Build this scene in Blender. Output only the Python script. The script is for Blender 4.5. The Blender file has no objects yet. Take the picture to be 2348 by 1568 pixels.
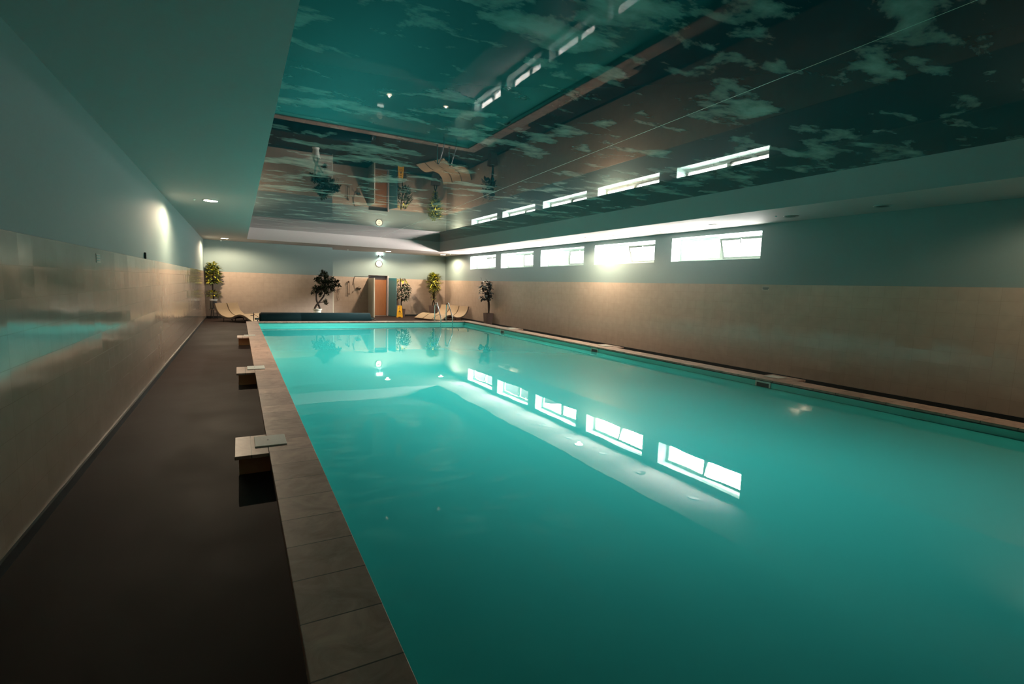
import bpy, bmesh, math, random
from mathutils import Vector, Matrix
random.seed(7)
SC = bpy.context.scene
COL = SC.collection
PI = math.pi

# ------------------------------------------------------------------ camera
W_, H_ = 2348, 1568
F_PX = 1138.94
EYE = 1.72
YAW, PITCH, ROLL = [math.radians(a) for a in (28.884, -6.305, 1.932)]
cam_d = bpy.data.cameras.new('camera'); cam = bpy.data.objects.new('camera', cam_d); COL.objects.link(cam)
cam_d.sensor_width = 36.0; cam_d.sensor_fit = 'HORIZONTAL'; cam_d.lens = 36.0 * F_PX / W_
cam_d.clip_start = 0.05; cam_d.clip_end = 200
fwd = Vector((math.sin(YAW)*math.cos(PITCH), math.cos(YAW)*math.cos(PITCH), math.sin(PITCH)))
rgt = Vector((math.cos(YAW), -math.sin(YAW), 0)); upv = rgt.cross(fwd)
r2 = rgt*math.cos(ROLL) + upv*math.sin(ROLL); u2 = -rgt*math.sin(ROLL) + upv*math.cos(ROLL)
M = Matrix((r2, u2, -fwd)).transposed().to_4x4(); M.translation = Vector((0, 0, EYE)); cam.matrix_world = M
SC.camera = cam

# ------------------------------------------------------------------ view
SC.view_settings.view_transform = 'Standard'; SC.view_settings.look = 'None'
SC.view_settings.exposure = 0.85; SC.view_settings.gamma = 1.0; SC.view_settings.use_curve_mapping = False
SC.cycles.use_denoising = True
try: SC.cycles.denoising_prefilter = 'ACCURATE'
except Exception: pass
SC.cycles.max_bounces = 10; SC.cycles.diffuse_bounces = 6; SC.cycles.glossy_bounces = 6
SC.cycles.transparent_max_bounces = 12; SC.cycles.sample_clamp_indirect = 8.0; SC.cycles.sample_clamp_direct = 0.0
SC.cycles.caustics_reflective = True; SC.cycles.blur_glossy = 0.1

# ------------------------------------------------------------------ sizes (metres, floor z=0, y runs down the hall)
XL, XR = -1.238, 10.014
YB = -5.0                       # wall behind the camera
YF, YFL, XSTEP = 26.03, 24.5, 3.86
ZS, ZC, ZT = 3.258, 3.72, 1.959
PX0, PX1, PY0, PY1 = 0.549, 8.314, -2.6, 19.276
ZCP, ZW, ZBOT = 0.22, 0.074, -1.45
RX0, RX1, RY1, RY0 = 0.335, 8.387, 22.57, -3.6
CL, CR, CF = 0.201, 8.729, 19.64
WZ0, WZ1 = 2.520, 3.129
WINS = [(7.054, 9.635), (10.239, 12.879), (13.449, 16.144), (16.679, 19.388), (19.902, 22.651)]
WINS = [(7.054, 9.635), (10.24, 12.88), (13.45, 16.13), (16.68, 19.38), (19.90, 22.64)]
WTH = 0.42
PANE_X = XR + 0.33

SKY_GAIN = 170.0
# radiance against the sine of the elevation: low band (haze and pale ground, shaped brighter towards -y to light the far end)
LOW_BAND = [(-0.9, 0.6), (-0.35, 0.6), (-0.12, 0.32), (-0.04, 0.13), (0.0, 0.10), (0.10, 0.09), (0.18, 0.04), (0.24, 0.0)]
HIGH_SKY = [(0.23, 0.0), (0.28, 1.7), (0.33, 1.6), (0.40, 0.35), (0.52, 0.06), (0.9, 0.06)]
# ------------------------------------------------------------------ world: hazy bright sky and light ground, bands shaped to light walls and water
wd = bpy.data.worlds.new('world'); SC.world = wd; wd.use_nodes = True
nt = wd.node_tree; nt.nodes.clear()
def _n(t, **kw):
    n = nt.nodes.new(t)
    for k, v in kw.items(): setattr(n, k, v)
    return n
out = _n('ShaderNodeOutputWorld'); bg = _n('ShaderNodeBackground'); tc = _n('ShaderNodeTexCoord'); sep = _n('ShaderNodeSeparateXYZ')
nt.links.new(tc.outputs['Generated'], sep.inputs[0])
rs = _n('ShaderNodeMapRange'); rs.inputs['From Min'].default_value = -1; rs.inputs['From Max'].default_value = 1
nt.links.new(sep.outputs['Z'], rs.inputs['Value'])
def _ramp(pts, scale):
    r = _n('ShaderNodeValToRGB'); el = r.color_ramp.elements
    while len(el) > 1: el.remove(el[-1])
    for i, (z, v) in enumerate(pts):
        e = el[0] if i == 0 else el.new((z+1)/2)
        e.position = (z+1)/2; e.color = (v/scale, v/scale, v/scale, 1)
    nt.links.new(rs.outputs[0], r.inputs[0]); return r
low = _ramp(LOW_BAND, 1.0); high = _ramp(HIGH_SKY, 1.0)
ry = _n('ShaderNodeMapRange'); ry.inputs['From Min'].default_value = -0.75; ry.inputs['From Max'].default_value = 0.25
ry.inputs['To Min'].default_value = 2.5; ry.inputs['To Max'].default_value = 0.22
nt.links.new(sep.outputs['Y'], ry.inputs['Value'])
mu = _n('ShaderNodeMath', operation='MULTIPLY'); ad = _n('ShaderNodeMath', operation='ADD'); m2 = _n('ShaderNodeMath', operation='MULTIPLY'); m2.inputs[1].default_value = SKY_GAIN
nt.links.new(low.outputs[0], mu.inputs[0]); nt.links.new(ry.outputs[0], mu.inputs[1])
rh = _n('ShaderNodeMapRange'); rh.inputs['From Min'].default_value = -0.7; rh.inputs['From Max'].default_value = 0.6
rh.inputs['To Min'].default_value = 0.42; rh.inputs['To Max'].default_value = 2.1
nt.links.new(sep.outputs['Y'], rh.inputs['Value']); mh = _n('ShaderNodeMath', operation='MULTIPLY')
nt.links.new(high.outputs[0], mh.inputs[0]); nt.links.new(rh.outputs[0], mh.inputs[1])
nt.links.new(mu.outputs[0], ad.inputs[0]); nt.links.new(mh.outputs[0], ad.inputs[1]); nt.links.new(ad.outputs[0], m2.inputs[0]); nt.links.new(m2.outputs[0], bg.inputs['Strength'])
bg.inputs['Color'].default_value = (1.08, 1.0, 0.96, 1)
nt.links.new(bg.outputs[0], out.inputs[0])
wd.cycles.sampling_method = 'MANUAL'; wd.cycles.sample_map_resolution = 512
for (a, b) in WINS:             # sky portals in the five window openings
    ld = bpy.data.lights.new('window_portal', 'AREA'); ld.shape = 'RECTANGLE'; ld.size = WZ1-WZ0; ld.size_y = b-a
    ld.cycles.is_portal = True
    lo = bpy.data.objects.new('window_portal', ld); COL.objects.link(lo)
    lo.matrix_world = Matrix(((0, 0, 1, PANE_X+0.10), (0, 1, 0, (a+b)/2), (-1, 0, 0, (WZ0+WZ1)/2), (0, 0, 0, 1)))

# ================================================================== helpers
def mat(name, color=(0.5, 0.5, 0.5), rough=0.5, metal=0.0, coat=0.0, spec=0.5, emit=None, estr=0.0):
    m = bpy.data.materials.new(name); m.use_nodes = True
    p = m.node_tree.nodes['Principled BSDF']
    p.inputs['Base Color'].default_value = (*color, 1); p.inputs['Roughness'].default_value = rough
    p.inputs['Metallic'].default_value = metal; p.inputs['Coat Weight'].default_value = coat
    p.inputs['Specular IOR Level'].default_value = spec
    if emit: p.inputs['Emission Color'].default_value = (*emit, 1); p.inputs['Emission Strength'].default_value = estr
    return m
def N(m, t, **kw):
    n = m.node_tree.nodes.new(t)
    for k, v in kw.items():
        if k in n.inputs: n.inputs[k].default_value = v
        else: setattr(n, k, v)
    return n
def LK(m, a, b): m.node_tree.links.new(a, b)
def PR(m): return m.node_tree.nodes['Principled BSDF']
def mottled(name, c1, c2, scale, rough, **kw):
    m = mat(name, c1, rough, **kw)
    g = N(m, 'ShaderNodeNewGeometry'); n = N(m, 'ShaderNodeTexNoise'); n.inputs['Scale'].default_value = scale; n.inputs['Detail'].default_value = 5
    mx = N(m, 'ShaderNodeMix', data_type='RGBA'); LK(m, g.outputs['Position'], n.inputs['Vector']); LK(m, n.outputs['Fac'], mx.inputs[0])
    mx.inputs[6].default_value = (*c1, 1); mx.inputs[7].default_value = (*c2, 1); LK(m, mx.outputs[2], PR(m).inputs['Base Color'])
    return m

class MB:
    def __init__(s): s.bm = bmesh.new()
    def box(s, x0, x1, y0, y1, z0, z1, mi=0):
        v = [s.bm.verts.new(p) for p in ((x0,y0,z0),(x1,y0,z0),(x1,y1,z0),(x0,y1,z0),(x0,y0,z1),(x1,y0,z1),(x1,y1,z1),(x0,y1,z1))]
        for f in ((0,3,2,1),(4,5,6,7),(0,1,5,4),(1,2,6,5),(2,3,7,6),(3,0,4,7)):
            fc = s.bm.faces.new([v[i] for i in f]); fc.material_index = mi
        return s
    def quad(s, pts, mi=0):
        f = s.bm.faces.new([s.bm.verts.new(p) for p in pts]); f.material_index = mi; return s
    def xform(s, mtx): bmesh.ops.transform(s.bm, matrix=mtx, verts=s.bm.verts); return s
    def tube(s, pts, r, seg=10, cap=True):
        pts = [Vector(p) for p in pts]; n = len(pts); rr = r if isinstance(r, (list, tuple)) else [r]*n
        rings = []; ref = None
        for i, p in enumerate(pts):
            d = (pts[min(i+1, n-1)] - pts[max(i-1, 0)]).normalized()
            if ref is None: ref = Vector((0, 0, 1)) if abs(d.z) < 0.9 else Vector((1, 0, 0))
            a = (ref - d*ref.dot(d)).normalized(); ref = a; b = d.cross(a)
            rings.append([s.bm.verts.new(p + (a*math.cos(t)+b*math.sin(t))*rr[i]) for t in [2*PI*k/seg for k in range(seg)]])
        for i in range(n-1):
            for k in range(seg):
                s.bm.faces.new((rings[i][k], rings[i][(k+1) % seg], rings[i+1][(k+1) % seg], rings[i+1][k]))
        if cap: s.bm.faces.new(rings[0][::-1]); s.bm.faces.new(rings[-1])
        return s
    def lathe(s, prof, c=(0, 0, 0), seg=28, axis='Z'):
        rings = []
        for (r, z) in prof:
            ring = []
            for k in range(seg):
                t = 2*PI*k/seg; p = Vector((r*math.cos(t), r*math.sin(t), z))
                if axis == 'Y': p = Vector((p.x, p.z, p.y))
                if axis == 'X': p = Vector((p.z, p.x, p.y))
                ring.append(s.bm.verts.new(p + Vector(c)))
            rings.append(ring)
        for i in range(len(rings)-1):
            for k in range(seg):
                s.bm.faces.new((rings[i][k], rings[i][(k+1) % seg], rings[i+1][(k+1) % seg], rings[i+1][k]))
        s.bm.faces.new(rings[0][::-1]); s.bm.faces.new(rings[-1])
        return s
    def build(s, name, m, parent=None, smooth=False, bevel=0.0):
        bmesh.ops.recalc_face_normals(s.bm, faces=s.bm.faces)
        me = bpy.data.meshes.new(name); s.bm.to_mesh(me); s.bm.free()
        for mm in (m if isinstance(m, (list, tuple)) else [m]): me.materials.append(mm)
        if smooth:
            for p in me.polygons: p.use_smooth = True
            try: me.set_sharp_from_angle(angle=math.radians(40))
            except Exception: pass
        o = bpy.data.objects.new(name, me); COL.objects.link(o)
        if parent: o.parent = parent
        if bevel:
            b = o.modifiers.new('bevel', 'BEVEL'); b.width = bevel; b.segments = 2; b.limit_method = 'ANGLE'
        return o
def tag(o, label, cat, group=None, kind=None):
    o['label'] = label; o['category'] = cat
    if group: o['group'] = group
    if kind: o['kind'] = kind
    return o
def thing(name, loc, label, cat, group=None, kind=None, rz=0):
    o = bpy.data.objects.new(name, None); COL.objects.link(o); o.location = loc; o.rotation_euler = (0, 0, rz)
    o.empty_display_size = 0.1
    return tag(o, label, cat, group, kind)
def struct(o, label=None, cat=None):
    o['kind'] = 'structure'
    if label: o['label'] = label
    if cat: o['category'] = cat
    return o
def copy_tree(o, parent=None):
    c = o.copy(); COL.objects.link(c); c.parent = parent
    for ch in list(o.children): copy_tree(ch, c)
    return c

# ================================================================== materials
def tiled(name, axis, c1, c2, grout, tw, th, z_off, rough, mortar=0.0025):
    """rectangular ceramic tiles laid in the wall plane, thin grout lines, slight tone change per tile"""
    m = mat(name, c1, rough, spec=0.36)
    g = N(m, 'ShaderNodeNewGeometry'); sp = N(m, 'ShaderNodeSeparateXYZ'); LK(m, g.outputs['Position'], sp.inputs[0])
    cb = N(m, 'ShaderNodeCombineXYZ')
    ad = N(m, 'ShaderNodeMath', operation='ADD'); ad.inputs[1].default_value = 40*tw - 3.03 % tw; LK(m, sp.outputs[axis], ad.inputs[0]); LK(m, ad.outputs[0], cb.inputs['X'])
    az = N(m, 'ShaderNodeMath', operation='ADD'); az.inputs[1].default_value = 20*th - z_off; LK(m, sp.outputs['Z'], az.inputs[0]); LK(m, az.outputs[0], cb.inputs['Y'])
    br = N(m, 'ShaderNodeTexBrick'); br.offset = 0.0; br.squash = 1.0
    br.inputs['Scale'].default_value = 1.0; br.inputs['Mortar Size'].default_value = mortar; br.inputs['Mortar Smooth'].default_value = 0.3
    br.inputs['Brick Width'].default_value = tw; br.inputs['Row Height'].default_value = th; br.inputs['Bias'].default_value = 0.0
    br.inputs['Color1'].default_value = (*c1, 1); br.inputs['Color2'].default_value = (*c2, 1); br.inputs['Mortar'].default_value = (*grout, 1)
    LK(m, cb.outputs[0], br.inputs['Vector'])
    n = N(m, 'ShaderNodeTexNoise'); n.inputs['Scale'].default_value = 6; n.inputs['Detail'].default_value = 4; LK(m, g.outputs['Position'], n.inputs['Vector'])
    mr = N(m, 'ShaderNodeMapRange'); mr.inputs['To Min'].default_value = 0.86; mr.inputs['To Max'].default_value = 1.1; LK(m, n.outputs['Fac'], mr.inputs['Value'])
    mx = N(m, 'ShaderNodeVectorMath', operation='SCALE'); LK(m, br.outputs['Color'], mx.inputs[0]); LK(m, mr.outputs[0], mx.inputs['Scale'])
    LK(m, mx.outputs[0], PR(m).inputs['Base Color'])
    # tiny tilt of each tile and soft waviness of the glaze, which breaks the reflections into streaks
    bp = N(m, 'ShaderNodeBump'); bp.inputs['Distance'].default_value = 0.003; bp.inputs['Strength'].default_value = 0.25; bp.invert = True
    LK(m, br.outputs['Fac'], bp.inputs['Height'])
    dv = N(m, 'ShaderNodeVectorMath', operation='DIVIDE'); dv.inputs[1].default_value = (tw, th, 1); LK(m, cb.outputs[0], dv.inputs[0])
    flr = N(m, 'ShaderNodeVectorMath', operation='FLOOR'); LK(m, dv.outputs[0], flr.inputs[0])
    wn = N(m, 'ShaderNodeTexWhiteNoise', noise_dimensions='3D'); LK(m, flr.outputs[0], wn.inputs['Vector'])
    sb = N(m, 'ShaderNodeVectorMath', operation='SUBTRACT'); sb.inputs[1].default_value = (0.5, 0.5, 0.5); LK(m, wn.outputs['Color'], sb.inputs[0])
    sl = N(m, 'ShaderNodeVectorMath', operation='SCALE'); sl.inputs['Scale'].default_value = 0.016; LK(m, sb.outputs[0], sl.inputs[0])
    av = N(m, 'ShaderNodeVectorMath', operation='ADD'); LK(m, sl.outputs[0], av.inputs[0]); LK(m, g.outputs['Normal'], av.inputs[1])
    nm = N(m, 'ShaderNodeVectorMath', operation='NORMALIZE'); LK(m, av.outputs[0], nm.inputs[0]); LK(m, nm.outputs[0], bp.inputs['Normal'])
    b2 = N(m, 'ShaderNodeBump'); b2.inputs['Distance'].default_value = 0.0012; b2.inputs['Strength'].default_value = 0.5
    n2 = N(m, 'ShaderNodeTexNoise'); n2.inputs['Scale'].default_value = 3.2; n2.inputs['Detail'].default_value = 1; LK(m, g.outputs['Position'], n2.inputs['Vector'])
    LK(m, n2.outputs['Fac'], b2.inputs['Height']); LK(m, bp.outputs[0], b2.inputs['Normal']); LK(m, b2.outputs[0], PR(m).inputs['Normal'])
    return m
T1, T2, TG = (0.46, 0.365, 0.295), (0.44, 0.35, 0.282), (0.385, 0.30, 0.24)
m_tile_y = tiled('beige_wall_tile_side', 'Y', T1, T2, TG, 0.258, 0.2085, ZT, 0.10)
m_tile_x = tiled('beige_wall_tile_end', 'X', T1, T2, TG, 0.258, 0.2085, ZT, 0.14)
m_paint = mottled('teal_wall_paint', (0.20, 0.265, 0.262), (0.21, 0.285, 0.28), 30, 0.6)
m_ring = mat('brushed_lamp_ring', (0.32, 0.32, 0.30), 0.3, metal=0.6)
m_soffit = mottled('white_ceiling_plaster', (0.45, 0.38, 0.37), (0.48, 0.41, 0.395), 20, 0.7)
m_reveal = mat('white_window_reveal', (0.50, 0.66, 0.62), 0.5)
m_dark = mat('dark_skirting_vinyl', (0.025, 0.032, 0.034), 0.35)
m_black = mat('black_plastic', (0.012, 0.012, 0.013), 0.4)
m_chrome = mat('polished_steel', (0.75, 0.77, 0.76), 0.12, metal=1.0)
m_white = mat('white_plastic', (0.75, 0.78, 0.74), 0.35)
m_frame = mat('white_window_frame', (0.42, 0.42, 0.38), 0.4)

# floor: dark slightly shiny vinyl with blotches of wear
m_floor = mat('dark_vinyl_floor', (0.06, 0.05, 0.045), 0.34, spec=0.12)
g = N(m_floor, 'ShaderNodeNewGeometry'); n = N(m_floor, 'ShaderNodeTexNoise'); n.inputs['Scale'].default_value = 1.3; n.inputs['Detail'].default_value = 6; n.inputs['Roughness'].default_value = 0.6
LK(m_floor, g.outputs['Position'], n.inputs['Vector'])
mx = N(m_floor, 'ShaderNodeMix', data_type='RGBA'); mx.inputs[6].default_value = (0.020, 0.0125, 0.011, 1); mx.inputs[7].default_value = (0.034, 0.022, 0.019, 1)
LK(m_floor, n.outputs['Fac'], mx.inputs[0]); LK(m_floor, mx.outputs[2], PR(m_floor).inputs['Base Color'])
mr = N(m_floor, 'ShaderNodeMapRange'); mr.inputs['To Min'].default_value = 0.55; mr.inputs['To Max'].default_value = 0.75
LK(m_floor, n.outputs['Fac'], mr.inputs['Value']); LK(m_floor, mr.outputs[0], PR(m_floor).inputs['Roughness'])

def stone(name, axis):
    """brown-grey marbled stone slabs, seams across the run"""
    m = mat(name, (0.2, 0.17, 0.15), 0.42)
    g = N(m, 'ShaderNodeNewGeometry'); n = N(m, 'ShaderNodeTexNoise'); n.inputs['Scale'].default_value = 5.0; n.inputs['Detail'].default_value = 8; n.inputs['Roughness'].default_value = 0.65; n.inputs['Distortion'].default_value = 1.2
    LK(m, g.outputs['Position'], n.inputs['Vector'])
    cr = N(m, 'ShaderNodeValToRGB'); e = cr.color_ramp.elements; e[0].position = 0.3; e[0].color = (0.26, 0.16, 0.12, 1); e[1].position = 0.72; e[1].color = (0.50, 0.345, 0.275, 1)
    LK(m, n.outputs['Fac'], cr.inputs[0])
    sp = N(m, 'ShaderNodeSeparateXYZ'); LK(m, g.outputs['Position'], sp.inputs[0])
    a = N(m, 'ShaderNodeMath', operation='ADD'); a.inputs[1].default_value = 50*0.355 - 1.84; LK(m, sp.outputs[axis], a.inputs[0])
    d = N(m, 'ShaderNodeMath', operation='DIVIDE'); d.inputs[1].default_value = 0.355; LK(m, a.outputs[0], d.inputs[0])
    fr = N(m, 'ShaderNodeMath', operation='FRACT'); LK(m, d.outputs[0], fr.inputs[0])
    s1 = N(m, 'ShaderNodeMath', operation='SUBTRACT'); s1.inputs[1].default_value = 0.5; LK(m, fr.outputs[0], s1.inputs[0])
    ab = N(m, 'ShaderNodeMath', operation='ABSOLUTE'); LK(m, s1.outputs[0], ab.inputs[0])
    gt = N(m, 'ShaderNodeMath', operation='GREATER_THAN'); gt.inputs[1].default_value = 0.489; LK(m, ab.outputs[0], gt.inputs[0])
    fl = N(m, 'ShaderNodeMath', operation='FLOOR'); LK(m, d.outputs[0], fl.inputs[0])
    wn = N(m, 'ShaderNodeTexWhiteNoise', noise_dimensions='1D'); LK(m, fl.outputs[0], wn.inputs['W'])
    mr = N(m, 'ShaderNodeMapRange'); mr.inputs['To Min'].default_value = 0.82; mr.inputs['To Max'].default_value = 1.15; LK(m, wn.outputs['Value'], mr.inputs['Value'])
    sc = N(m, 'ShaderNodeVectorMath', operation='SCALE'); LK(m, cr.outputs[0], sc.inputs[0]); LK(m, mr.outputs[0], sc.inputs['Scale'])
    mx = N(m, 'ShaderNodeMix', data_type='RGBA'); mx.inputs[7].default_value = (0.06, 0.05, 0.042, 1)
    LK(m, gt.outputs[0], mx.inputs[0]); LK(m, sc.outputs[0], mx.inputs[6]); LK(m, mx.outputs[2], PR(m).inputs['Base Color'])
    bp = N(m, 'ShaderNodeBump'); bp.inputs['Strength'].default_value = 0.15; bp.inputs['Distance'].default_value = 0.004; LK(m, n.outputs['Fac'], bp.inputs['Height']); LK(m, bp.outputs[0], PR(m).inputs['Normal'])
    return m
m_stone_y = stone('brown_stone_coping_side', 'Y'); m_stone_x = stone('brown_stone_coping_end', 'X')
m_liner = mat('turquoise_pool_liner', (0.10, 0.72, 0.66), 0.45)
m_liner_band = mat('turquoise_pool_liner_wall', (0.12, 0.66, 0.60), 0.35)

# water: clear reflecting surface over cloudy turquoise water
m_water = bpy.data.materials.new('turquoise_pool_water'); m_water.use_nodes = True
m_water.node_tree.nodes.clear(); w = m_water
o_ = N(w, 'ShaderNodeOutputMaterial'); gl = N(w, 'ShaderNodeBsdfGlossy'); gl.inputs['Roughness'].default_value = 0.0; gl.inputs['Color'].default_value = (1, 1, 1, 1)
df = N(w, 'ShaderNodeBsdfDiffuse'); df.inputs['Color'].default_value = (0.040, 0.46, 0.435, 1)
tr = N(w, 'ShaderNodeBsdfTransparent'); tr.inputs['Color'].default_value = (0.35, 0.85, 0.80, 1)
tl = N(w, 'ShaderNodeBsdfTranslucent'); tl.inputs['Color'].default_value = (0.02, 0.86, 0.76, 1); m0 = N(w, 'ShaderNodeMixShader'); m0.inputs[0].default_value = 0.0; LK(w, df.outputs[0], m0.inputs[1]); LK(w, tl.outputs[0], m0.inputs[2])
m1 = N(w, 'ShaderNodeMixShader'); m1.inputs[0].default_value = 0.06; LK(w, m0.outputs[0], m1.inputs[1]); LK(w, tr.outputs[0], m1.inputs[2])
fz = N(w, 'ShaderNodeFresnel'); fz.inputs['IOR'].default_value = 1.34
m2_ = N(w, 'ShaderNodeMixShader'); LK(w, fz.outputs[0], m2_.inputs[0]); LK(w, m1.outputs[0], m2_.inputs[1]); LK(w, gl.outputs[0], m2_.inputs[2]); LK(w, m2_.outputs[0], o_.inputs[0])
g = N(w, 'ShaderNodeNewGeometry'); mp = N(w, 'ShaderNodeMapping'); mp.inputs['Rotation'].default_value = (0, 0, 0.5); mp.inputs['Scale'].default_value = (1.0, 0.7, 1)
LK(w, g.outputs['Position'], mp.inputs[0])
n1 = N(w, 'ShaderNodeTexNoise'); n1.inputs['Scale'].default_value = 1.6; n1.inputs['Detail'].default_value = 1.5; LK(w, mp.outputs[0], n1.inputs['Vector'])
bp = N(w, 'ShaderNodeBump'); bp.inputs['Strength'].default_value = 1.0; bp.inputs['Distance'].default_value = 0.0014; LK(w, n1.outputs['Fac'], bp.inputs['Height'])
LK(w, bp.outputs[0], gl.inputs['Normal']); LK(w, bp.outputs[0], fz.inputs['Normal'])

# printed stretch ceiling: deep blue-green sky with pale clouds under a mirror-gloss film
m_sky = mat('printed_cloud_stretch_film', (0.02, 0.17, 0.19), 0.03, spec=0.5)
PR(m_sky).inputs['IOR'].default_value = 1.34; PR(m_sky).inputs['Specular IOR Level'].default_value = 0.22; PR(m_sky).inputs['Roughness'].default_value = 0.015
g = N(m_sky, 'ShaderNodeNewGeometry'); mp = N(m_sky, 'ShaderNodeMapping'); mp.inputs['Rotation'].default_value = (0, 0, math.radians(-8)); mp.inputs['Scale'].default_value = (0.55, 1.0, 1)
LK(m_sky, g.outputs['Position'], mp.inputs[0])
c1 = N(m_sky, 'ShaderNodeTexNoise'); c1.inputs['Scale'].default_value = 2.6; c1.inputs['Detail'].default_value = 8; c1.inputs['Roughness'].default_value = 0.58; c1.inputs['Distortion'].default_value = 0.25
c2 = N(m_sky, 'ShaderNodeTexNoise'); c2.inputs['Scale'].default_value = 0.75; c2.inputs['Detail'].default_value = 3
LK(m_sky, mp.outputs[0], c1.inputs['Vector']); LK(m_sky, mp.outputs[0], c2.inputs['Vector'])
sm = N(m_sky, 'ShaderNodeMath', operation='MULTIPLY_ADD'); sm.inputs[1].default_value = 0.35; LK(m_sky, c2.outputs['Fac'], sm.inputs[0]); LK(m_sky, c1.outputs['Fac'], sm.inputs[2])
cr = N(m_sky, 'ShaderNodeValToRGB'); e = cr.color_ramp.elements
e[0].position = 0.715; e[0].color = (0, 0, 0, 1); e[1].position = 0.88; e[1].color = (1, 1, 1, 1)
e2 = cr.color_ramp.elements.new(0.748); e2.color = (0.38, 0.38, 0.38, 1)
LK(m_sky, sm.outputs[0], cr.inputs[0])
mx = N(m_sky, 'ShaderNodeMix', data_type='RGBA'); mx.inputs[6].default_value = (0.003, 0.042, 0.052, 1); mx.inputs[7].default_value = (0.38, 0.35, 0.31, 1)
LK(m_sky, cr.outputs[0], mx.inputs[0]); LK(m_sky, mx.outputs[2], PR(m_sky).inputs['Base Color'])

# ================================================================== room shell
# floor (deck around the pool), with the pool opening left free
f = MB()
for (a, b, c, d) in ((XL-0.3, PX0-0.02, YB-0.2, YF+1.6), (PX1+0.02, XR+0.3, YB-0.2, YF+1.6), (PX0-0.02, PX1+0.02, YB-0.2, PY0-0.02), (PX0-0.02, PX1+0.02, PY1+0.02, YF+1.6)):
    f.box(a, b, c, d, -0.12, 0.0)
struct(f.build('floor', m_floor))
# pool basin
p = MB()
p.box(PX0-0.2, PX1+0.2, PY0-0.2, PY1+0.2, ZBOT-0.15, ZBOT)
p.box(PX0-0.2, PX0, PY0-0.2, PY1+0.2, ZBOT, -0.121); p.box(PX0-0.018, PX0, PY0, PY1, -0.121, 0.185, 1)
p.box(PX1, PX1+0.2, PY0-0.2, PY1+0.2, ZBOT, -0.121); p.box(PX1, PX1+0.018, PY0, PY1, -0.121, 0.185, 1)
p.box(PX0, PX1, PY1, PY1+0.2, ZBOT, -0.121); p.box(PX0, PX1, PY1, PY1+0.018, -0.121, 0.185, 1)
p.box(PX0, PX1, PY0-0.2, PY0, ZBOT, -0.121); p.box(PX0, PX1, PY0-0.018, PY0, -0.121, 0.185, 1)
struct(p.build('pool_basin', [m_liner, m_liner_band]), 'turquoise lined swimming pool basin sunk in the floor', 'pool basin')
wq = MB().quad([(PX0, PY0, ZW), (PX1, PY0, ZW), (PX1, PY1, ZW), (PX0, PY1, ZW)])
pw = wq.build('pool_water', m_water)
if pw.data.polygons[0].normal.z < 0: pw.data.flip_normals()
tag(pw, 'still turquoise water filling the swimming pool', 'water', kind='stuff')
# coping: raised kerb with stone slabs that overhang a little
def kerb(name, x0, x1, y0, y1, m, ov):
    b = MB().box(x0, x1, y0, y1, 0.188, ZCP).box(x0+ov[0], x1-ov[1], y0+ov[2], y1-ov[3], 0.0, 0.188)
    return struct(b.build(name, m, bevel=0.004))
kerb('trim_1', CL, PX0+0.012, PY0-0.35, CF, m_stone_y, (0.02, 0.032, 0, 0))
kerb('trim_2', PX1-0.012, CR, PY0-0.35, CF, m_stone_y, (0.032, 0.02, 0, 0))
kerb('trim_3', PX0+0.013, PX1-0.013, PY1-0.012, CF, m_stone_x, (0, 0, 0.032, 0.02))
kerb('trim_4', PX0+0.013, PX1-0.013, PY0-0.35, PY0+0.012, m_stone_x, (0, 0, 0.02, 0.032))
gk = MB()       # dark strip standing in for the shadow gap under the slab overhang
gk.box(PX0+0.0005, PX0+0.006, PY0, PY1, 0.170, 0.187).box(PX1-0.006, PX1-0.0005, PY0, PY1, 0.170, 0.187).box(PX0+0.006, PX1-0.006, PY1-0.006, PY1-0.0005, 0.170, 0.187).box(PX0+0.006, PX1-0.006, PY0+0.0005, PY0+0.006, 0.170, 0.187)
struct(gk.build('trim_shadow_gap', m_dark))
# walls
wl = MB().box(XL-0.25, XL, YB-0.2, YFL+0.2, -0.1, ZS)
wl = struct(wl.build('wall_left', m_paint))
MB().box(XL, XL+0.012, YB, YFL, 0.075, ZT).build('tile_cladding', m_tile_y, wl)
wr = MB()
wr.box(XR, XR+WTH, YB-0.2, YF+0.2, -0.1, WZ0); wr.box(XR, XR+WTH, YB-0.2, YF+0.2, WZ1, ZS)
edges = [YB-0.2] + [v for ab in WINS for v in ab] + [YF+0.2]
for i in range(0, len(edges), 2): wr.box(XR, XR+WTH, edges[i], edges[i+1], WZ0, WZ1)
wr = struct(wr.build('wall_right', m_paint))
MB().box(XR-0.012, XR, YB, YF, 0.075, ZT).build('tile_cladding', m_tile_y, wr)
we = MB().box(XL-0.2, XSTEP, YFL, YFL+0.25, -0.1, ZS).box(XSTEP-0.25, XSTEP, YFL+0.25, YF+0.25, -0.1, ZS)
DX0, DX1, DZ = 5.84, 6.85, 2.09
we.box(XSTEP, DX0, YF, YF+0.25, -0.1, ZS).box(DX1, XR, YF, YF+0.25, -0.1, ZS).box(DX0, DX1, YF, YF+0.25, DZ, ZS)
we = struct(we.build('wall_far', m_paint))
c = MB().box(XL+0.012, XSTEP, YFL-0.012, YFL, 0.075, ZT).box(XSTEP, XSTEP+0.012, YFL, YF-0.012, 0.075, ZT)
c.box(XSTEP, DX0, YF-0.012, YF, 0.075, ZT).box(DX1, XR-0.012, YF-0.012, YF, 0.075, ZT)
c.build('tile_cladding', m_tile_x, we)
wb = struct(MB().box(XL-0.2, XR+0.2, YB-0.25, YB, -0.1, ZS).build('wall_back', m_paint))
MB().box(XL+0.012, XR-0.012, YB, YB+0.012, 0.075, ZT).build('tile_cladding', m_tile_x, wb)
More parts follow.
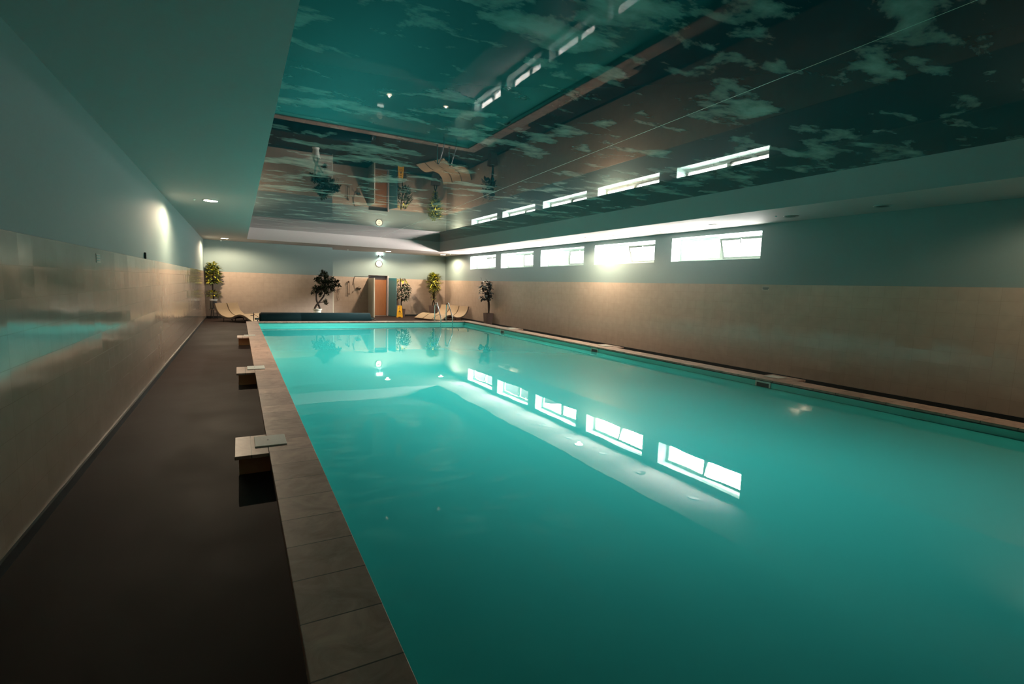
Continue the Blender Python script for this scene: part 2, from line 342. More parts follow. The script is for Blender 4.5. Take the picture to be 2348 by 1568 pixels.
struct(MB().box(XSTEP+0.001, XSTEP+0.03, YFL-0.014, YFL+0.02, 0.0, ZT+0.005).build('trim_5', mat('cream_corner_profile', (0.72, 0.68, 0.55), 0.4)))
def skirt(name, x0, x1, y0, y1, dx, dy):
    b = MB().box(x0, x1, y0, y1, 0.0, 0.075)
    return struct(b.build(name, m_dark))
skirt('baseboard_left', XL, XL+0.03, YB, YFL-0.03, 0, 0)
skirt('baseboard_right', XR-0.03, XR, YB, YF-0.03, 0, 0)
bb = MB().box(XL+0.03, XSTEP+0.012, YFL-0.03, YFL, 0, 0.075).box(XSTEP+0.012, DX0-0.01, YF-0.03, YF, 0, 0.075).box(DX1+0.01, XR-0.03, YF-0.03, YF, 0, 0.075)
struct(bb.build('baseboard_far', m_dark))
# ceiling: plaster border with recessed printed film
ce = MB()
for (a, b, c_, d) in ((XL-0.2, RX0, YB-0.2, YF+0.25), (RX1, XR+WTH, YB-0.2, YF+0.25), (RX0, RX1, YB-0.2, RY0), (RX0, RX1, RY1, YF+0.25)):
    ce.box(a, b, c_, d, ZS, ZC+0.25)
struct(ce.build('ceiling', m_soffit))
sk = MB().box(RX0, RX1, RY0, RY1, ZC, ZC+0.05)
struct(sk.build('ceiling', m_sky), 'glossy stretch ceiling printed with clouds on a blue-green sky', 'ceiling')
# thin welded seam of the film
sx = lambda y: 4.352 + 0.0581*(y-1.648)
s_ = MB(); s_.bm.faces.new([s_.bm.verts.new(v) for v in ((sx(RY0)-0.004, RY0, ZC-0.001), (sx(RY0)+0.004, RY0, ZC-0.001), (sx(RY1)+0.004, RY1, ZC-0.001), (sx(RY1)-0.004, RY1, ZC-0.001))])
struct(s_.build('trim_6', mat('pale_film_seam', (0.55, 0.62, 0.5), 0.4)))

# windows ----------------------------------------------------------
m_glass = bpy.data.materials.new('window_glass'); m_glass.use_nodes = True; m_glass.node_tree.nodes.clear()
go = N(m_glass, 'ShaderNodeOutputMaterial'); gt_ = N(m_glass, 'ShaderNodeBsdfTransparent'); gt_.inputs[0].default_value = (0.94, 0.97, 0.96, 1)
gg = N(m_glass, 'ShaderNodeBsdfGlossy'); gg.inputs['Roughness'].default_value = 0.02; gf = N(m_glass, 'ShaderNodeValue'); gf.outputs[0].default_value = 0.04
gm = N(m_glass, 'ShaderNodeMixShader'); LK(m_glass, gf.outputs[0], gm.inputs[0]); LK(m_glass, gt_.outputs[0], gm.inputs[1]); LK(m_glass, gg.outputs[0], gm.inputs[2]); LK(m_glass, gm.outputs[0], go.inputs[0])
m_sash = mat('shaded_tilting_sash', (0.17, 0.17, 0.15), 0.4)  # darker than the frame, shade of the room side put into the colour
def frame_yz(mb, y0, y1, z0, z1, t, x0, x1):
    mb.box(x0, x1, y0, y1, z0, z0+t); mb.box(x0, x1, y0, y1, z1-t, z1)
    mb.box(x0, x1, y0, y0+t, z0+t, z1-t); mb.box(x0, x1, y1-t, y1, z0+t, z1-t)
for i, (a, b) in enumerate(WINS):
    opened = i in (0, 1, 4)
    w_ = thing('window_%d' % (i+1), (0, 0, 0), None, None); del w_['label']; del w_['category']; w_['kind'] = 'structure'
    mid = a + (b-a)*0.49
    x0 = PANE_X
    rv = MB()        # white plastered reveal lining
    rv.box(XR+0.001, x0, a, a+0.006, WZ0, WZ1); rv.box(XR+0.001, x0, b-0.006, b, WZ0, WZ1)
    rv.box(XR+0.001, x0, a, b, WZ1-0.006, WZ1); rv.box(XR+0.001, x0, a, b, WZ0, WZ0+0.008)
    rv.build('reveal', m_reveal, w_)
    fr = MB(); frame_yz(fr, a+0.002, b-0.002, WZ0+0.002, WZ1-0.002, 0.05, x0, x0+0.07); fr.box(x0, x0+0.07, mid-0.03, mid+0.03, WZ0+0.05, WZ1-0.05)
    fr.build('window_frame', m_frame, w_, bevel=0.004)
    fs = MB(); frame_yz(fs, mid+0.03, b-0.052, WZ0+0.052, WZ1-0.052, 0.035, x0+0.005, x0+0.05); fs = fs.build('fixed_light', m_frame, w_)
    MB().box(x0+0.02, x0+0.026, mid+0.065, b-0.087, WZ0+0.087, WZ1-0.087).build('pane', m_glass, fs)
    sa = MB(); H = WZ1-WZ0-0.104; L = mid-0.03-(a+0.052)
    frame_yz(sa, 0, L, 0, H, 0.055, -0.03, 0.03); sash = sa.build('tilting_sash', m_sash, w_, bevel=0.004)
    sash.location = (x0+0.035, a+0.052, WZ0+0.052)
    pn = MB().box(-0.003, 0.003, 0.055, L-0.055, 0.055, H-0.055).build('pane', m_glass, sash)
    hd = MB().box(-0.055, -0.03, L/2-0.012, L/2+0.012, H-0.05, H-0.02).box(-0.07, -0.055, L/2-0.012, L/2+0.012, H-0.14, H-0.02).build('handle', m_ring, sash)
    if opened: sash.rotation_euler = (0, math.radians(-19), 0)

# doorway ----------------------------------------------------------
d = thing('door_1', (0, 0, 0), None, None); del d['label']; del d['category']; d['kind'] = 'structure'
m_wood = mat('brown_wood_door', (0.30, 0.12, 0.045), 0.4)
g = N(m_wood, 'ShaderNodeNewGeometry'); wv = N(m_wood, 'ShaderNodeTexNoise'); wv.inputs['Scale'].default_value = 4; wv.inputs['Detail'].default_value = 6
mp = N(m_wood, 'ShaderNodeMapping'); mp.inputs['Scale'].default_value = (9, 9, 0.6); LK(m_wood, g.outputs['Position'], mp.inputs[0]); LK(m_wood, mp.outputs[0], wv.inputs['Vector'])
mx = N(m_wood, 'ShaderNodeMix', data_type='RGBA'); mx.inputs[6].default_value = (0.24, 0.085, 0.03, 1); mx.inputs[7].default_value = (0.38, 0.16, 0.06, 1); LK(m_wood, wv.outputs['Fac'], mx.inputs[0]); LK(m_wood, mx.outputs[2], PR(m_wood).inputs['Base Color'])
m_dkwood = mat('dark_brown_transom', (0.045, 0.025, 0.022), 0.4)
MB().box(DX0+0.05, DX1-0.05, YF+0.19, YF+0.23, 0.02, 1.87).build('door_leaf', m_wood, d)
MB().box(DX0+0.03, DX1-0.03, YF+0.17, YF+0.23, 1.88, DZ-0.02).build('transom_panel', m_dkwood, d)
fr = MB().box(DX0, DX0+0.03, YF-0.014, YF+0.24, 0, DZ).box(DX0+0.03, DX1-0.03, YF-0.014, YF+0.24, DZ-0.02, DZ)
fr.build('door_frame', mat('dark_door_frame', (0.07, 0.055, 0.05), 0.4), d)
MB().box(DX1-0.03, DX1+0.03, YF-0.02, YF+0.24, 0, DZ).build('door_jamb', mat('pale_lilac_jamb', (0.42, 0.38, 0.40), 0.4), d)
MB().box(DX0+0.03, DX1-0.03, YF+0.0, YF+0.235, 0.0, 0.02).build('threshold', mat('grey_threshold', (0.22, 0.18, 0.16), 0.5), d)
hd = MB().tube([(DX0+0.12, YF+0.19, 1.0), (DX0+0.12, YF+0.14, 1.0), (DX0+0.24, YF+0.14, 1.0)], 0.009).build('door_handle', m_chrome, d, smooth=True)
struct(MB().box(DX0-0.3, DX1+0.3, YF+0.26, YF+0.4, -0.1, DZ+0.3).build('wall_behind_door', m_dark))

# ================================================================== lamps in the plaster border
m_lit = mat('glowing_lamp_glass', (1, 1, 1), 0.5, emit=(1.0, 0.80, 0.55), estr=25.0)
m_unlit = mat('frosted_lamp_glass_off', (0.16, 0.17, 0.16), 0.25)
def downlight(x, y, label, lit, group, r=0.125, watts=185):
    t = thing('recessed_downlight', (x, y, ZS), label, 'ceiling light', group)
    MB().lathe([(r*0.78, -0.002), (r, -0.014), (r*1.16, -0.006), (r*1.18, 0.0)], seg=32).build('ring', m_ring, t, smooth=True)
    MB().lathe([(r*0.98, -0.016), (r*0.98, -0.012)] if lit else [(r*0.80, -0.004), (r*0.80, -0.001)], seg=32).build('diffuser', m_lit if lit else m_unlit, t)
    if lit:
        ld = bpy.data.lights.new('downlight_beam', 'SPOT'); ld.energy = watts; ld.color = (1.0, 0.76, 0.52); ld.spot_size = math.radians(168); ld.spot_blend = 0.35; ld.shadow_soft_size = 0.05
        lo = bpy.data.objects.new('downlight_beam', ld); COL.objects.link(lo); lo.parent = t; lo.location = (0, 0, -0.05)
    return t
downlight(-0.453, 11.97, 'lit round downlight over the left walkway, nearer of the two there', True, 'lit downlights')
downlight(-0.438, 22.98, 'lit round downlight above the two loungers in the left corner', True, 'lit downlights')
downlight(6.452, 24.49, 'lit round downlight in front of the clock over the doorway', True, 'lit downlights')
downlight(9.23, 24.35, 'lit round downlight above the three loungers in the right corner', True, 'lit downlights')
downlight(9.21, 12.15, 'lit round downlight over the right walkway, among the unlit ones by the second window', True, 'lit downlights')
downlight(9.21, 1.40, 'lit round downlight over the right walkway beside the camera end of the hall', True, 'lit downlights', watts=60)
ys = [21.93, 19.60, 17.85, 16.15, 14.50, 12.85, 11.17, 9.53, 7.80, 6.03, 4.46]
lab = ['unlit downlight above the furthest window', 'unlit downlight beside the gap between the furthest window and its neighbour', 'unlit downlight above the fourth window counted from the camera',
       'unlit downlight at the far end of the middle window', 'unlit downlight above the near half of the middle window', 'unlit downlight at the far end of the second window',
       'unlit downlight above the near half of the second window', 'unlit downlight at the far end of the nearest window', 'unlit downlight above the tilted sash of the nearest window',
       'unlit downlight over the bare right wall just past the nearest window', 'unlit downlight nearest the camera over the bare right wall']
for y, l in zip(ys, lab): downlight(9.37, y, l, False, 'unlit downlights over the right walkway', r=0.115)
def sensor(x, y, label, r=0.022, h=0.03):
    t = MB().lathe([(r, 0.0), (r, -h*0.5), (r*0.5, -h)], (x, y, ZS), seg=16).build('ceiling_sensor', m_white, smooth=True)
    return tag(t, label, 'sensor')
sensor(-0.734, 12.01, 'tiny white sensor between the left wall and the nearer lit downlight')
sensor(-0.604, 24.30, 'tiny white sensor by the lit downlight in the left corner', 0.03, 0.05)
sensor(4.668, 25.2, 'tiny white sensor in the ceiling left of the clock', 0.03, 0.04)
sensor(9.36, 23.7, 'tiny white sensor by the lit downlight in the right corner', 0.025, 0.03)
sensor(9.17, 6.2, 'tiny white sensor near the nearest unlit downlights', 0.02, 0.02)
# emergency light
t = thing('emergency_light', (6.42, YF, 3.14), 'white twin-head emergency light glowing high above the clock', 'emergency light')
MB().box(-0.15, 0.15, -0.07, 0, 0.0, 0.085).build('light_bar', mat('glowing_white_bar', (1, 1, 1), 0.4, emit=(0.9, 1.0, 0.88), estr=9.0), t, bevel=0.01)
for sx_ in (-0.07, 0.08):
    MB().lathe([(0.02, 0.03), (0.045, 0.0), (0.048, -0.05), (0.03, -0.06)], (sx_, -0.05, -0.04), seg=16).build('lamp_head', m_black, t, smooth=True)
ld = bpy.data.lights.new('emergency_beam', 'SPOT'); ld.energy = 14; ld.color = (0.86, 1.0, 0.86); ld.spot_size = math.radians(120); ld.spot_blend = 0.5; ld.shadow_soft_size = 0.04
lo = bpy.data.objects.new('emergency_beam', ld); COL.objects.link(lo); lo.parent = t; lo.location = (0, -0.16, -0.02)
# clock
t = thing('wall_clock', (6.37, YF, 2.683), 'round white wall clock with dark rim above the doorway', 'clock')
MB().lathe([(0.165, 0), (0.178, -0.012), (0.178, -0.035), (0.155, -0.045), (0.15, -0.03)], seg=40, axis='Y').build('rim', mat('dark_clock_rim', (0.06, 0.05, 0.04), 0.3), t, smooth=True)
MB().lathe([(0.152, -0.03), (0.152, -0.036)], seg=40, axis='Y').build('dial', mat('cream_clock_dial', (0.8, 0.77, 0.66), 0.5), t)
hm = mat('brown_clock_hand', (0.16, 0.10, 0.05), 0.5)
MB().box(-0.05, 0.045, -0.041, -0.038, 0.020, 0.042).build('clock_hand', hm, t)
MB().box(-0.04, 0.04, -0.041, -0.038, -0.05, -0.038).build('clock_hand', hm, t)

# ================================================================== small wall things
def wall_sign(name, xw, yc, zc, side, wid, hgt, c_txt, label):
    t = thing(name, (xw, yc, zc), label, 'sign')
    s = 1 if side == 'left' else -1
    MB().box(min(0, s*0.004), max(0, s*0.004), -wid/2, wid/2, -hgt/2, hgt/2).build('sign_plate', mat('sign_plate', (0.44, 0.36, 0.30), 0.3), t)
    tx = MB()
    for k, (z0, ww) in enumerate(((0.28, 0.9), (0.0, 0.86), (-0.28, 0.66))):
        x1 = s*0.0045; x2 = s*0.0055
        tx.box(min(x1, x2), max(x1, x2), -wid*ww/2, wid*ww/2, (z0-0.07)*hgt, (z0+0.07)*hgt)
    tx.build('sign_lettering', mat('sign_ink', c_txt, 0.5), t)
wall_sign('wall_sign', XR-0.012, 6.85, 1.875, 'right', 0.165, 0.088, (0.05, 0.08, 0.09), 'small sign with three dark lines on the right tiled wall')
wall_sign('wall_sign', XL+0.012, 6.40, 1.868, 'left', 0.165, 0.088, (0.16, 0.30, 0.30), 'small sign with three teal lines on the left tiled wall')
t = thing('thermometer', (XL, 9.35, 1.955), 'small black thermometer on the top ledge of the left tiles', 'thermometer')
MB().box(0.001, 0.025, -0.03, 0.03, 0.005, 0.10).build('body', m_black, t, bevel=0.008)
MB().box(0.025, 0.027, -0.012, 0.012, 0.03, 0.085).build('scale', mat('grey_scale', (0.2, 0.25, 0.25), 0.3), t)

# ================================================================== skimmers
m_lid = mottled('speckled_grey_lid', (0.44, 0.46, 0.42), (0.60, 0.60, 0.54), 60, 0.55)
m_face = mat('ochre_housing_render', (0.62, 0.32, 0.15), 0.6)
def skimmer(y0, y1, side, label, lid):
    t = thing('pool_skimmer', (0, 0, 0), label, 'pool skimmer', 'skimmers in the pool edge')
    if side == 'left':
        MB().box(-0.063, CL-0.002, y0, y1, 0.19, ZCP).build('top_slab', m_stone_x, t, bevel=0.004)
        MB().box(-0.033, CL+0.015, y0+0.17, y1-0.03, 0.0, 0.189).build('housing', m_face, t)
        MB().box(0.094, 0.356, lid[0], lid[1], ZCP, ZCP+0.012).build('lid', m_lid, t, bevel=0.004)
        MB().lathe([(0.008, ZCP+0.012), (0.008, ZCP+0.0135)], ((0.205), (lid[0]+lid[1])/2+0.01, 0), seg=12).build('screw', m_black, t)
    else:
        MB().box(CR+0.002, 9.0, y0, y1, 0.19, ZCP).build('top_slab', m_stone_x, t, bevel=0.004)
        MB().box(CR-0.015, 8.97, y0+0.1, y1-0.03, 0.0, 0.189).build('housing', m_face, t)
        MB().box(8.56, 8.83, lid[0], lid[1], ZCP, ZCP+0.012).build('lid', m_lid, t, bevel=0.004)
        ym = (lid[0]+lid[1])/2 - 0.03
        fr = MB(); frame_yz(fr, ym-0.15, ym+0.15, -0.04, 0.175, 0.03, PX1-0.012, PX1-0.0005)
        fr.build('mouth_frame', mat('grey_skimmer_frame', (0.48, 0.62, 0.56), 0.4), t)
        MB().box(PX1-0.006, PX1-0.0005, ym-0.12, ym+0.12, -0.01, 0.145).build('mouth_flap', mat('dark_skimmer_flap', (0.06, 0.07, 0.07), 0.4), t)
    return t
skimmer(4.649, 5.238, 'left', 'pool skimmer housing nearest the camera on the left pool edge', (4.84, 5.16))
skimmer(8.85, 9.49, 'left', 'middle skimmer housing on the left pool edge', (9.15, 9.49))
skimmer(14.29, 14.82, 'left', 'furthest skimmer housing on the left pool edge', (14.59, 14.83))
skimmer(5.22, 5.86, 'right', 'pool skimmer nearest the camera in the right pool edge', (5.47, 5.75))
skimmer(10.1, 10.85, 'right', 'middle skimmer in the right pool edge', (10.33, 10.70))
skimmer(15.5, 16.2, 'right', 'furthest skimmer in the right pool edge', (15.68, 16.0))

# ================================================================== ladder
t = thing('pool_ladder', (7.31, 19.3, ZCP), 'shiny steel pool ladder with two curved handrails at the far pool edge', 'ladder')
def rail_pts(x):
    P = [(x, 19.46, 0.0), (x, 19.46, 0.50), (x, 19.44, 0.66), (x, 19.36, 0.745), (x, 19.26, 0.745), (x, 19.17, 0.67), (x, 18.86, 0.32), (x, 18.76, 0.20), (x, 18.74, 0.10), (x, 18.76, -0.14), (x, 18.86, -0.35), (x, 18.98, -0.55), (x, 19.0, -0.8), (x, 19.0, -1.3)]
    return [(a-7.31, b-19.3, c) for a, b, c in P]
def smooth_pts(P, k=4):
    out = []; n = len(P)
    for i in range(n-1):
        p0, p1, p2, p3 = [Vector(P[max(0, min(n-1, j))]) for j in (i-1, i, i+1, i+2)]
        for s in range(k):
            u = s/k; out.append(0.5*((2*p1)+(-p0+p2)*u+(2*p0-5*p1+4*p2-p3)*u*u+(-p0+3*p1-3*p2+p3)*u**3))
    out.append(Vector(P[-1])); return out
for x in (7.06, 7.56):
    MB().tube(smooth_pts(rail_pts(x)), 0.021, 12).build('handrail', m_chrome, t, smooth=True)
    MB().lathe([(0.05, 0.0), (0.05, 0.012), (0.03, 0.02)], (x-7.31, 0.16, 0), seg=20).build('flange', m_chrome, t, smooth=True)
for z in (-0.55, -0.8, -1.05):
    MB().box(-0.25, 0.25, -0.33, -0.26, z-0.012, z+0.012).build('tread', m_chrome, t)

# ================================================================== pool cover reel
t = thing('pool_cover_reel', (2.6, 20.05, 0), 'long dark teal rolled pool cover on its reel behind the far pool edge', 'pool cover reel')
m_cov = mottled('dark_teal_cover', (0.001, 0.014, 0.017), (0.0015, 0.018, 0.021), 2.0, 0.8, spec=0.15)
R = 0.235; prof = [(0.19, -1.97), (0.205, -1.96), (0.208, -1.93), (0.232, -1.92), (0.235, -1.9), (R, -0.6), (R-0.001, -0.595), (R, -0.59), (R, 1.93), (0.225, 1.955), (0.19, 1.965)]
MB().lathe(prof, (0, 0, 0.275), seg=48, axis='X').build('rolled_cover', m_cov, t, smooth=True)
MB().tube([(-2.12, 0, 0.275), (2.12, 0, 0.275)], 0.035, 14).build('axle', m_chrome, t, smooth=True)
for sx_ in (-2.03, 2.03):
    f_ = MB(); f_.tube([(sx_, 0, 0.30), (sx_, -0.20, 0.06)], 0.018, 8); f_.tube([(sx_, 0, 0.30), (sx_, 0.20, 0.06)], 0.018, 8); f_.tube([(sx_, -0.24, 0.06), (sx_, 0.24, 0.06)], 0.02, 8)
    f_ = f_.build('stand', m_chrome, t, smooth=True)
    for sy in (-0.22, 0.22):
        MB().lathe([(0.02, -0.016), (0.034, -0.014), (0.034, 0.014), (0.02, 0.016)], (sx_, sy, 0.034), seg=16, axis='X').build('caster', m_black, f_, smooth=True)
hw = MB()
pts = [(-2.15, 0.15*math.cos(a), 0.355+0.15*math.sin(a)) for a in [2*PI*k/28 for k in range(29)]]
hw.tube(pts, 0.011, 8, cap=False)
for a in (0, PI/2): hw.tube([(-2.15, -0.15*math.cos(a), 0.355-0.15*math.sin(a)), (-2.15, 0.15*math.cos(a), 0.355+0.15*math.sin(a))], 0.009, 6)
hw = hw.build('hand_wheel', m_black, t, smooth=True)
MB().tube([(-2.15, -0.04, 0.40), (-2.25, -0.04, 0.40)], 0.012, 8).build('crank_grip', m_black, hw, smooth=True)
MB().lathe([(0.05, -0.03), (0.11, -0.02), (0.11, 0.02), (0.05, 0.03)], (2.13, -0.08, 0.125), seg=28, axis='X').build('wheel', mat('white_wheel', (0.8, 0.8, 0.76), 0.3), t, smooth=True)
MB().lathe([(0.10, -0.022), (0.125, -0.02), (0.125, 0.02), (0.10, 0.022)], (2.13, -0.08, 0.125), seg=28, axis='X').build('tyre', m_black, t, smooth=True)

# ================================================================== loungers
m_cush = mottled('beige_lounger_cushion', (0.36, 0.265, 0.165), (0.40, 0.295, 0.185), 25, 0.75)
m_shell = mottled('grey_brown_wicker', (0.13, 0.10, 0.08), (0.20, 0.16, 0.125), 90, 0.6)
PROF = [(-0.70, 0.70), (-0.665, 0.57), (-0.61, 0.42), (-0.52, 0.30), (-0.40, 0.215), (-0.22, 0.165), (-0.05, 0.175), (0.08, 0.235), (0.22, 0.285), (0.36, 0.275), (0.50, 0.205), (0.63, 0.115), (0.72, 0.055)]
def lounger(x, y, rot, sc, label, group):
    t = thing('sun_lounger', (x, y, 0), label, 'sun lounger', group, rz=math.radians(rot))
    P = smooth_pts([(a*sc, 0, b) for a, b in PROF], 4); wd_ = 0.325
    def ribbon(off0, off1, w0, w1):
        mb = MB(); n = len(P); rows = []
        for i, p_ in enumerate(P):
            d_ = (P[min(n-1, i+1)]-P[max(0, i-1)]).normalized(); nn = Vector((-d_.z, 0, d_.x))
            if nn.z < 0: nn = -nn
            rows.append([mb.bm.verts.new(q) for q in ((p_+nn*off0)+Vector((0, w0, 0)), (p_+nn*off0)+Vector((0, w1, 0)), (p_+nn*off1)+Vector((0, w1, 0)), (p_+nn*off1)+Vector((0, w0, 0)))])
        for a, b in zip(rows, rows[1:]):
            for k in range(4): mb.bm.faces.new((a[k], a[(k+1) % 4], b[(k+1) % 4], b[k]))
        mb.bm.faces.new(rows[0][::-1]); mb.bm.faces.new(rows[-1]); return mb
    ribbon(-0.045, 0.0, -wd_, wd_).build('shell', m_shell, t, smooth=True)
    ribbon(0.001, 0.026, -wd_+0.012, wd_-0.012).build('cushion', m_cush, t, smooth=True)
    for lx, lz in ((-0.40, 0.18), (0.50, 0.165)):
        for ly in (-0.24, 0.24):
            MB().tube([(lx*sc, ly, lz+0.02), (lx*sc*1.04, ly, 0.0)], 0.013, 8).build('leg', m_black, t, smooth=True)
    MB().tube(smooth_pts([(-0.12*sc, -0.24, 0.14), (-0.05*sc, -0.24, 0.03), (0.1*sc, -0.24, 0.012), (0.42*sc, -0.24, 0.012), (0.45*sc, -0.24, 0.17)], 3), 0.012, 6).build('support_bow', m_black, t, smooth=True)
    return t
lounger(-0.032, 22.31, -36, 1.09, 'beige wave-shaped sun lounger in the left corner, nearer the pool', 'loungers in the left corner')
lounger(0.366, 22.86, -36, 1.09, 'beige wave-shaped sun lounger in the left corner, behind its twin and nearer the far wall', 'loungers in the left corner')
lounger(8.967, 22.46, 200, 1.23, 'beige wave-shaped sun lounger nearest the right wall and the pool', 'loungers in the right corner')
lounger(8.734, 23.10, 200, 1.23, 'beige wave-shaped sun lounger between two others right of the ladder', 'loungers in the right corner')
lounger(8.50, 23.74, 200, 1.23, 'beige wave-shaped sun lounger furthest back in the right row, before the potted plant', 'loungers in the right corner')

# ================================================================== wet floor sign
t = thing('wet_floor_sign', (7.17, 24.95, 0), 'yellow folding wet floor warning sign beside the teal panel', 'warning sign', rz=math.radians(-14))
m_yel = mat('yellow_plastic', (0.80, 0.42, 0.02), 0.4); m_ink = mat('black_print', (0.03, 0.02, 0.01), 0.5)
def board(s):
    mb = MB(); hw0, hw1, hz = 0.155, 0.10, 0.60; y0 = 0.15*s
    pts = [(-hw0, 0, 0.0), (-0.07, 0, 0.0), (-0.05, 0, 0.035), (0.05, 0, 0.035), (0.07, 0, 0.0), (hw0, 0, 0.0), (hw1, 0, hz-0.02), (hw1-0.02, 0, hz), (-hw1+0.02, 0, hz), (-hw1, 0, hz-0.02)]
    def P3(q, dy): return (q[0], y0*(1-q[2]/hz)+dy, q[2])
    a = [mb.bm.verts.new(P3(q, 0.0)) for q in pts]; b = [mb.bm.verts.new(P3(q, -0.012*s)) for q in pts]
    mb.bm.faces.new(a); mb.bm.faces.new(b[::-1])
    for i in range(len(a)): mb.bm.faces.new((a[i], a[(i+1) % len(a)], b[(i+1) % len(b)], b[i]))
    return mb
fb = board(-1).build('front_board', m_yel, t); bb_ = board(1).build('back_board', m_yel, t)
def on(x, z, e=0.002): return (x, -0.15*(1-z/0.60)-e, z)
def printed(name, polys):
    pr = MB()
    for pts in polys: pr.bm.faces.new([pr.bm.verts.new(on(*q)) for q in pts])
    pr.build(name, m_ink, fb)
for (x0, x1, z0, z1) in ((-0.05, 0.05, 0.535, 0.55), (-0.03, 0.04, 0.495, 0.51), (-0.045, 0.035, 0.415, 0.44), (-0.085, 0.095, 0.182, 0.195), (-0.05, 0.06, 0.157, 0.165)):
    printed('text_line', [[(x0, z1), (x1, z1), (x1, z0), (x0, z0)]])
printed('warning_triangle', [[(0.0, 0.375), (-0.062, 0.262), (-0.062, 0.245), (-0.038, 0.258), (0.0, 0.335)], [(0.0, 0.375), (0.0, 0.335), (0.038, 0.258), (0.062, 0.245), (0.062, 0.262)], [(-0.062, 0.245), (0.062, 0.245), (0.038, 0.258), (-0.038, 0.258)]])
printed('slipping_figure', [[(-0.008, 0.318), (0.010, 0.312), (0.024, 0.268), (0.0, 0.285), (-0.022, 0.268)]])

# ================================================================== panels either side of the doorway
t = thing('shower_screen', (5.84, 24.75, 0), 'pale grey-green screen standing out from the wall left of the doorway', 'screen')
MB().box(-0.02, 0.02, 0.0, 1.25, 0.015, 1.925).build('screen_panel', mat('pale_screen_panel', (0.36, 0.38, 0.31), 0.35), t, bevel=0.004)
MB().box(-0.024, 0.024, -0.012, 0.0, 0.0, 1.94).build('edge_profile', mat('cream_profile', (0.6, 0.56, 0.44), 0.4), t)
t = thing('shower_screen', (6.88, 25.98, 0), 'glossy teal screen standing out from the wall right of the doorway', 'screen', rz=math.radians(-90-(-14)))
m_teal = mat('glossy_teal_panel', (0.03, 0.155, 0.19), 0.18, coat=0.5)
g = N(m_teal, 'ShaderNodeNewGeometry'); vo = N(m_teal, 'ShaderNodeTexNoise'); vo.inputs['Scale'].default_value = 9; vo.inputs['Detail'].default_value = 4; LK(m_teal, g.outputs['Position'], vo.inputs['Vector'])
cr = N(m_teal, 'ShaderNodeValToRGB'); e = cr.color_ramp.elements; e[0].position = 0.68; e[0].color = (0.03, 0.155, 0.19, 1); e[1].position = 0.74; e[1].color = (0.10, 0.27, 0.30, 1)
LK(m_teal, vo.outputs['Fac'], cr.inputs[0]); LK(m_teal, cr.outputs[0], PR(m_teal).inputs['Base Color'])
MB().box(0.0, 0.76, -0.018, 0.018, 0.015, 1.965).build('screen_panel', m_teal, t, bevel=0.004)
MB().box(0.76, 0.775, -0.022, 0.022, 0.0, 1.97).build('edge_profile', mat('dark_profile', (0.03, 0.09, 0.10), 0.4), t)
# rail and shower fittings
m_pipe = mat('dull_bronze_pipe', (0.10, 0.07, 0.055), 0.35, metal=0.3)
t = MB().tube(smooth_pts([(5.80, 25.4, 1.985), (5.60, 25.5, 1.985), (5.30, 25.78, 1.985), (5.17, 25.97, 1.985), (5.14, 26.0, 1.93), (5.05, 26.005, 1.55)], 3), 0.011, 8).build('shower_rail', m_pipe, smooth=True)
tag(t, 'thin bent metal rail running from the pale screen to the wall', 'rail')
t = thing('shower_riser', (4.85, YF-0.05, 1.1), 'slim double shower riser rail on the tiled far wall', 'shower')
for dx in (-0.035, 0.035): MB().tube([(dx, -0.03, 0.0), (dx, -0.03, 0.56)], 0.009, 8).build('riser_pipe', m_pipe, t, smooth=True)
MB().lathe([(0.02, 0.56), (0.06, 0.58), (0.05, 0.62), (0.015, 0.66)], (0, -0.04, 0), seg=16).build('shower_head', m_pipe, t, smooth=True)
MB().tube([(-0.07, -0.03, 0.0), (0.06, -0.03, 0.0)], 0.018, 10).build('mixer', m_pipe, t, smooth=True)
t = thing('hand_shower', (5.34, YF-0.02, 1.40), 'hand shower on its mixer right of the riser rail', 'shower')
MB().tube([(-0.12, -0.05, 0.0), (0.12, -0.05, 0.0)], 0.028, 12).build('mixer', m_pipe, t, smooth=True)
MB().tube(smooth_pts([(0.02, -0.05, 0.10), (0.0, -0.09, 0.06), (-0.13, -0.13, 0.02), (-0.16, -0.13, -0.03)], 3), [0.012]*9+[0.03], 10).build('shower_head', m_pipe, t, smooth=True)
MB().tube(smooth_pts([(-0.04, -0.05, 0.0), (-0.03, -0.04, -0.2), (-0.01, -0.04, -0.42), (0.07, -0.04, -0.5), (0.13, -0.04, -0.38), (0.09, -0.04, -0.15), (0.04, -0.05, 0.0)], 4), 0.006, 6).build('hose', m_pipe, t, smooth=True)
t = thing('hand_shower', (4.40, YF-0.02, 1.35), 'hand shower with shiny head and hanging hose beside the ficus crown', 'shower')
MB().tube([(-0.06, -0.05, -0.01), (0.05, -0.05, -0.01)], 0.022, 12).build('mixer', m_chrome, t, smooth=True)
MB().tube([(0.0, -0.06, 0.02), (0.09, -0.12, 0.0)], [0.014, 0.032], 12).build('shower_head', m_chrome, t, smooth=True)
MB().tube(smooth_pts([(0.05, -0.06, 0.0), (0.0, -0.04, -0.15), (-0.06, -0.04, -0.35), (-0.10, -0.04, -0.5), (-0.07, -0.04, -0.59), (-0.01, -0.04, -0.52), (-0.07, -0.04, -0.3), (-0.10, -0.04, 0.05)], 4), 0.006, 6).build('hose', m_pipe, t, smooth=True)

